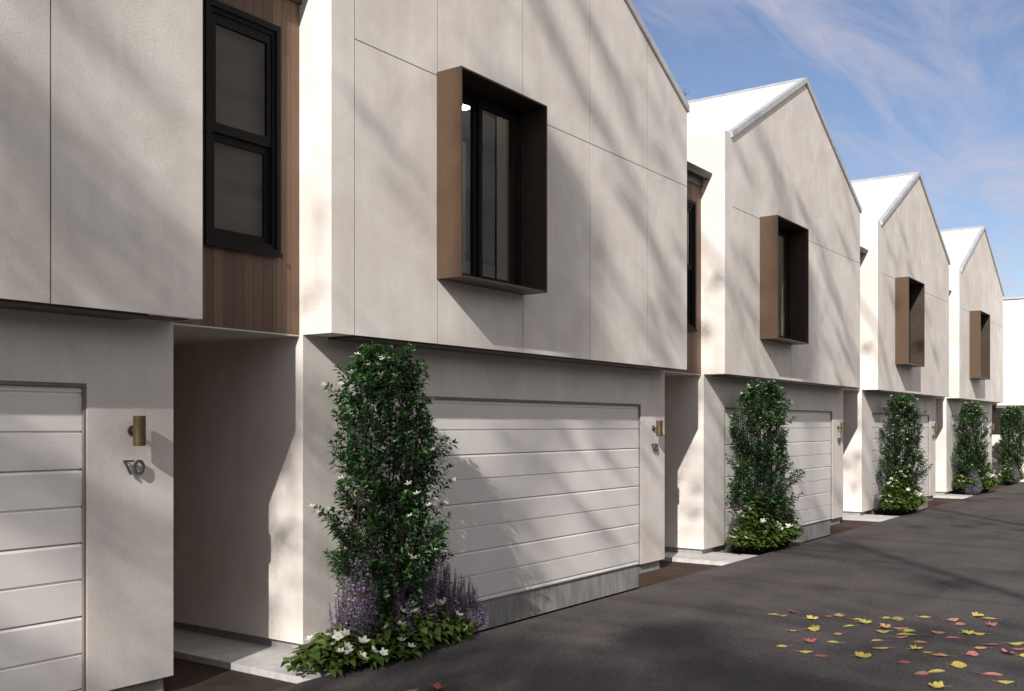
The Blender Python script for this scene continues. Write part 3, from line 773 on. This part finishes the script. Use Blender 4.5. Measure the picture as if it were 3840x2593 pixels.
# ------------------------------------------------------------------ trees
def leaf_clump(m, c, r, n, rr, L=.13, wd=.018):
    for _ in range(n):
        v = Vector((rr.gauss(0,1), rr.gauss(0,1), rr.gauss(0,.8)))
        p = c + v*(r*.5)
        leaf(m, p, Vector((rr.uniform(-1,1), rr.uniform(-1,1), rr.uniform(-1.2,.3))), L*rr.uniform(.7,1.3), wd, 0, .2, .2, rr)
def make_tree(name, loc, clumps, label, cat, group, rr, tr=.22, bark='gum_bark', L=.13, wd=.018, nper=90):
    t = empty(name, loc)
    base = Vector(loc); top = max(c.z for c, r in clumps)
    cx = sum(c.x for c, r in clumps)/len(clumps); cy = sum(c.y for c, r in clumps)/len(clumps)
    tk, fo = MB(), MB()
    H_ = top - base.z; axis = []
    for i in range(11):
        f = i/10
        axis.append(Vector(((cx-base.x)*f**1.4 + .25*math.sin(f*4+base.x), (cy-base.y)*f**1.4 + .2*math.sin(f*5+1+base.x), (H_-.4)*f)))
    tk.tube(axis, [tr*(1-.92*i/10)+.012 for i in range(11)], 9)
    for c, r in clumps:
        lc = c-base
        z = max(.25*H_, lc.z - .55*math.hypot(lc.x-(cx-base.x), lc.y-(cy-base.y)) - .8); f = min(.97, z/(H_-.4)); i = int(f*10); a0 = axis[min(i,9)].lerp(axis[min(i,9)+1], f*10-i)
        mid = a0.lerp(lc, .5)+Vector((rr.uniform(-.2,.2), rr.uniform(-.2,.2), rr.uniform(-.25,.25)))
        r0 = max(.008, .02*(1-f)+.006)
        tk.tube([a0, mid, lc], [r0, r0*.65, .008], 5)
        leaf_clump(fo, lc, r, int(nper*(r/.4)**2)*(3 if r == .26 else 1), rr, L, wd)
    tk.build('trunk', M[bark], t, smooth=True, fix=False); fo.build('crown', M['gum_leaf'], t, fix=False)
    tag(t, label, cat, group); return t
# street trees on the open side of the lane, behind and beside the viewpoint: they throw the dappled shade
rr = random.Random(5)
targets = []                                 # (point shaded, radius, distance up the sun ray)
def wall(i, x, z, r, t=None): targets.append((Vector((LX(i)+x, D-P, z)), r, t or rr.uniform(17,25)))
def lane(x, y, r, t=None): targets.append((Vector((x, y, -.07)), r, t or rr.uniform(20,28)))
# nearest house
for x, z, r in [(4.2,6.2,.5),(4.7,5.5,.45),(5.2,5.0,.4),(4.4,4.6,.5),(5.0,4.0,.42),(5.5,3.5,.4),(6.1,3.2,.38),(4.5,3.5,.4),(5.6,4.6,.22),(6.3,2.7,.3),(4.3,2.4,.5),(5.0,2.0,.4),(4.2,1.0,.45),(5.3,.5,.4),(6.2,.6,.3)]: wall(0,x,z,r)
# middle house
r6 = random.Random(12)
for x, z, r in [(2.9,6.6,.2),(3.6,6.0,.22),(4.2,5.6,.22),(4.9,5.1,.22),(3.2,7.2,.2),(4.0,6.7,.2),(4.6,6.2,.22),(5.2,5.7,.2),(5.6,4.3,.22),(5.0,4.7,.18),(6.0,3.9,.22),(6.3,3.3,.2),(2.0,6.6,.16),
                (3.8,4.3,.18),(4.4,3.9,.18),(5.6,6.1,.18),(6.2,5.3,.2),(.7,4.4,.14),(1.0,3.9,.12),(3.2,3.7,.26),(4.0,3.1,.24),(3.1,4.5,.2),(3.4,4.0,.2)]: wall(1,x,z,r)
for x, z, r in [(2.2,1.4,.18),(3.0,1.0,.2),(3.6,1.5,.14),(2.6,.5,.2),(3.4,.3,.2),(4.4,1.0,.14),(5.0,.6,.13),(5.2,1.5,.13),(6.2,1.4,.12),(6.3,.4,.12),(4.2,1.75,.12),(2.9,1.8,.12)]: targets.append((Vector((LX(1)+x, D, z)), r, r6.uniform(15,20)))
# third
for x, z, r in [(.7,5.9,.2),(1.6,6.4,.25),(2.2,6.0,.25),(2.6,5.5,.22),(3.4,5.6,.22),(4.2,5.3,.22),(4.8,4.6,.2),(5.4,4.1,.2),(3.3,4.6,.2),(5.9,5.3,.2),(.8,4.4,.2),(1.1,3.6,.2),(3.6,3.6,.22),(4.8,3.3,.2),(5.9,3.3,.2),(1.0,1.4,.25),(3.0,1.6,.2),(4.2,.9,.2),(5.4,1.1,.2)]: wall(2,x,z,r)
for x, z, r in [(1.0,5.8,.2),(2.2,6.2,.2),(2.9,5.4,.2),(1.3,4.6,.18),(4.2,4.8,.18),(3.2,3.5,.2),(5.2,3.7,.18),(2.4,1.3,.22)]: wall(3,x,z,r)
# entry-side walls (faces turned to the left)
for i, y, z, r in [(1,-.2,3.6,.10),(1,-.1,3.0,.10),(2,-.15,4.0,.18),(2,.05,3.3,.18),(2,.4,1.6,.2),(2,.1,.9,.16),(3,-.1,3.6,.16),(3,.1,1.2,.2)]: targets.append((Vector((LX(i), D+y, z)), r, rr.uniform(17,24)))
for y, z, r in [(.25,2.3,.25),(.05,2.0,.18),(.4,1.75,.15),(.42,1.2,.16),(.43,.75,.16),(.2,1.0,.12),(.1,.55,.1),(.40,.3,.14),(.33,1.5,.16),(.3,.9,.1)]: targets.append((Vector((LX(1), D+y, z)), r, rr.uniform(15,20)))
for i in (2,3):
    for y, z, r in [(.2,2.3,.22),(.38,1.9,.16),(.42,1.1,.14),(.15,.6,.1)]: targets.append((Vector((LX(i), D+y, z)), r, rr.uniform(15,20)))
for x, z, r in [(6.3,2.1,.25),(6.55,1.75,.16),(6.3,1.0,.1)]: targets.append((Vector((LX(0)+x, D, z)), r, rr.uniform(16,20)))
# asphalt
for k in range(46):
    x = rr.uniform(3.0, 8.6); y = D-.8-rr.uniform(0, 1)**1.3*3.6
    lane(x, y, rr.uniform(.3,.62))
for k in range(26):
    x = rr.uniform(9, 36); y = D-.8-rr.uniform(.0,4.6); lane(x, y, rr.uniform(.2,.38))
for z in (3.35,3.6,3.85,4.1,4.35,4.6,4.85,5.05):
    [targets.append((Vector((LX(1)+2.79+dx_, D-.46, z)), .26, rr.uniform(23,26))) for dx_ in (0,.12,.3)]
    [targets.append((Vector((LX(2)+2.79, D-.46, z)), .26, rr.uniform(24,28))) for dx_ in (0,.1)]
BASES = [(-23,-2.6),(-5,-8.6),(2.5,-8.6),(14,-8.6)]
groups = {k: [] for k in range(4)}
for T, r, t in targets:
    c = T - SD*t
    k = 0 if c.x < -10.5 else 1 if c.x < -3 else 2 if c.x < 7 else 3
    groups[k].append((c, r))
names = ['leaning gum tree farthest left across the lane', 'gum tree across the lane opposite the nearest house', 'gum tree across the lane opposite the middle house', 'gum tree across the lane opposite the farther houses']
for k in range(4):
    if groups[k]: make_tree('street_tree', (BASES[k][0], BASES[k][1], -.05), groups[k], names[k], 'tree', 'gum trees across the lane', random.Random(70+k), .15, nper=175)
# unseen trees added across the lane, sized to hold back sky light
for k in range(10):
    r5 = random.Random(400+k); bx = -42 + 9.5*k + r5.uniform(-1,1); cl = []
    for q in range(56):
        a, e = r5.uniform(0,6.28), math.sqrt(r5.random()); z = r5.uniform(.5, 5.8)
        w_ = 4.9*(1-.6*(z/6.5)**3)
        cl.append((Vector((bx+w_*e*math.cos(a), -11.4+w_*.55*e*math.sin(a), z)), 1.0))
    make_tree('garden_tree', (bx,-11.4,-.05), cl, f'{ORD[k%5] if k<5 else ["sixth","seventh","eighth","ninth","tenth"][k-5]} dense dark tree from the left, unseen, added across the lane to block sky', 'tree', 'unseen sky-blocking trees across the lane', r5, .22, L=.42, wd=.13, nper=20)
# thin tree whose tip shows above the roofs
u_ = (2557-1920)/F_PX; v_ = (V0-352)/F_PX; sa, ca = math.sin(YAW), math.cos(YAW)
dv = Vector((u_*sa+ca, -u_*ca+sa, v_)); t_ = 27.0
tp = Vector((0,0,H)) + dv*t_
cl = [(tp, .22), (tp+Vector((-.1,.1,-.35)), .2), (tp+Vector((-.3,.2,-1.3)), .5), (tp+Vector((.1,.5,-2.2)), .7), (tp+Vector((-.6,.2,-2.6)), .7)]
make_tree('garden_tree', (tp.x-.4, tp.y+.4, -.6), cl, 'tree whose leafy tip peeks over the middle roof edge', 'tree', None, random.Random(3), .1, L=.16, wd=.016, nper=70)

# ------------------------------------------------------------------ light, sky, camera
sun = bpy.data.lights.new('sun', 'SUN'); sun.energy = 4.4; sun.angle = R_(.55); sun.color = (1,.952,.885)
so = bpy.data.objects.new('sun', sun); COL.objects.link(so); so.rotation_euler = SD.to_track_quat('-Z', 'Y').to_euler(); so.location = (-20,-10,20)
wd = bpy.data.worlds.new('World'); C.world = wd; wd.use_nodes = True; nt = wd.node_tree
bgn = nt.nodes['Background']; sky = nt.nodes.new('ShaderNodeTexSky'); sky.sky_type = 'NISHITA'; sky.sun_disc = False
sky.sun_elevation = SUN_EL
to_sun = -SD; sky.sun_rotation = math.atan2(to_sun.x, to_sun.y)
sky.air_density = 1.0; sky.dust_density = .25; sky.ozone_density = 1.6
tc = nt.nodes.new('ShaderNodeTexCoord'); sp = nt.nodes.new('ShaderNodeSeparateXYZ'); nt.links.new(tc.outputs['Generated'], sp.inputs[0])
mz = N(nt, 'ShaderNodeMath'); mz.operation = 'MAXIMUM'; mz.inputs[1].default_value = .06; nt.links.new(sp.outputs[2], mz.inputs[0])
cmb = nt.nodes.new('ShaderNodeCombineXYZ')
for k in (0, 1):
    dvn = nt.nodes.new('ShaderNodeMath'); dvn.operation = 'DIVIDE'; nt.links.new(sp.outputs[k], dvn.inputs[0]); nt.links.new(mz.outputs[0], dvn.inputs[1]); nt.links.new(dvn.outputs[0], cmb.inputs[k])
mp = nt.nodes.new('ShaderNodeMapping'); mp.inputs['Rotation'].default_value = (0,0,R_(-38)); mp.inputs['Scale'].default_value = (.55,2.4,1); mp.inputs['Location'].default_value = (.4,.9,0)
nt.links.new(cmb.outputs[0], mp.inputs[0])
n1 = noise(nt, mp.outputs[0], 1.7, 12, .66, .8); n2 = noise(nt, mp.outputs[0], .45, 3, .5, .3)
mm = N(nt, 'ShaderNodeMath'); mm.operation = 'MULTIPLY'; nt.links.new(n1, mm.inputs[0]); nt.links.new(n2, mm.inputs[1])
cf = ramp(nt, mm.outputs[0], (.03,.03,.03), (.62,.62,.62), .19, .38)
fill_bank = N(nt, 'ShaderNodeMapRange'); fill_bank.interpolation_type = 'SMOOTHSTEP'  # bright cloud added behind the camera for neutral fill light
fill_bank.inputs[1].default_value = .05; fill_bank.inputs[2].default_value = -.55; fill_bank.inputs[3].default_value = 0; fill_bank.inputs[4].default_value = .8
nt.links.new(sp.outputs[1], fill_bank.inputs[0])
skc = mixc(nt, cf, mixc(nt, 1., sky.outputs[0], (.92,.885,.96), 'MULTIPLY'), (5.6,5.2,5.9))
fill_cloud = ramp(nt, n1, (3.6,3.4,3.25), (9.6,8.95,8.5), .3, .7)
skc = mixc(nt, fill_bank.outputs[0], skc, fill_cloud)
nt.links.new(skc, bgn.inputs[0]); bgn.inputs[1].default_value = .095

cam = bpy.data.cameras.new('camera'); co = bpy.data.objects.new('camera', cam); COL.objects.link(co)
co.location = (0,0,H); co.rotation_euler = (pi/2, 0, YAW-pi/2)
cam.sensor_width = 36; cam.lens = 36*F_PX/3840; cam.shift_y = (V0-1296.5)/3840; cam.clip_start = .05; cam.clip_end = 1500
C.camera = co
C.view_settings.view_transform = 'Standard'; C.view_settings.look = 'None'; C.view_settings.exposure = .27; C.view_settings.gamma = 1
C.render.engine = 'CYCLES'; C.cycles.use_denoising = True; C.cycles.max_bounces = 8; C.cycles.transparent_max_bounces = 16
C.cycles.sample_clamp_indirect = 6
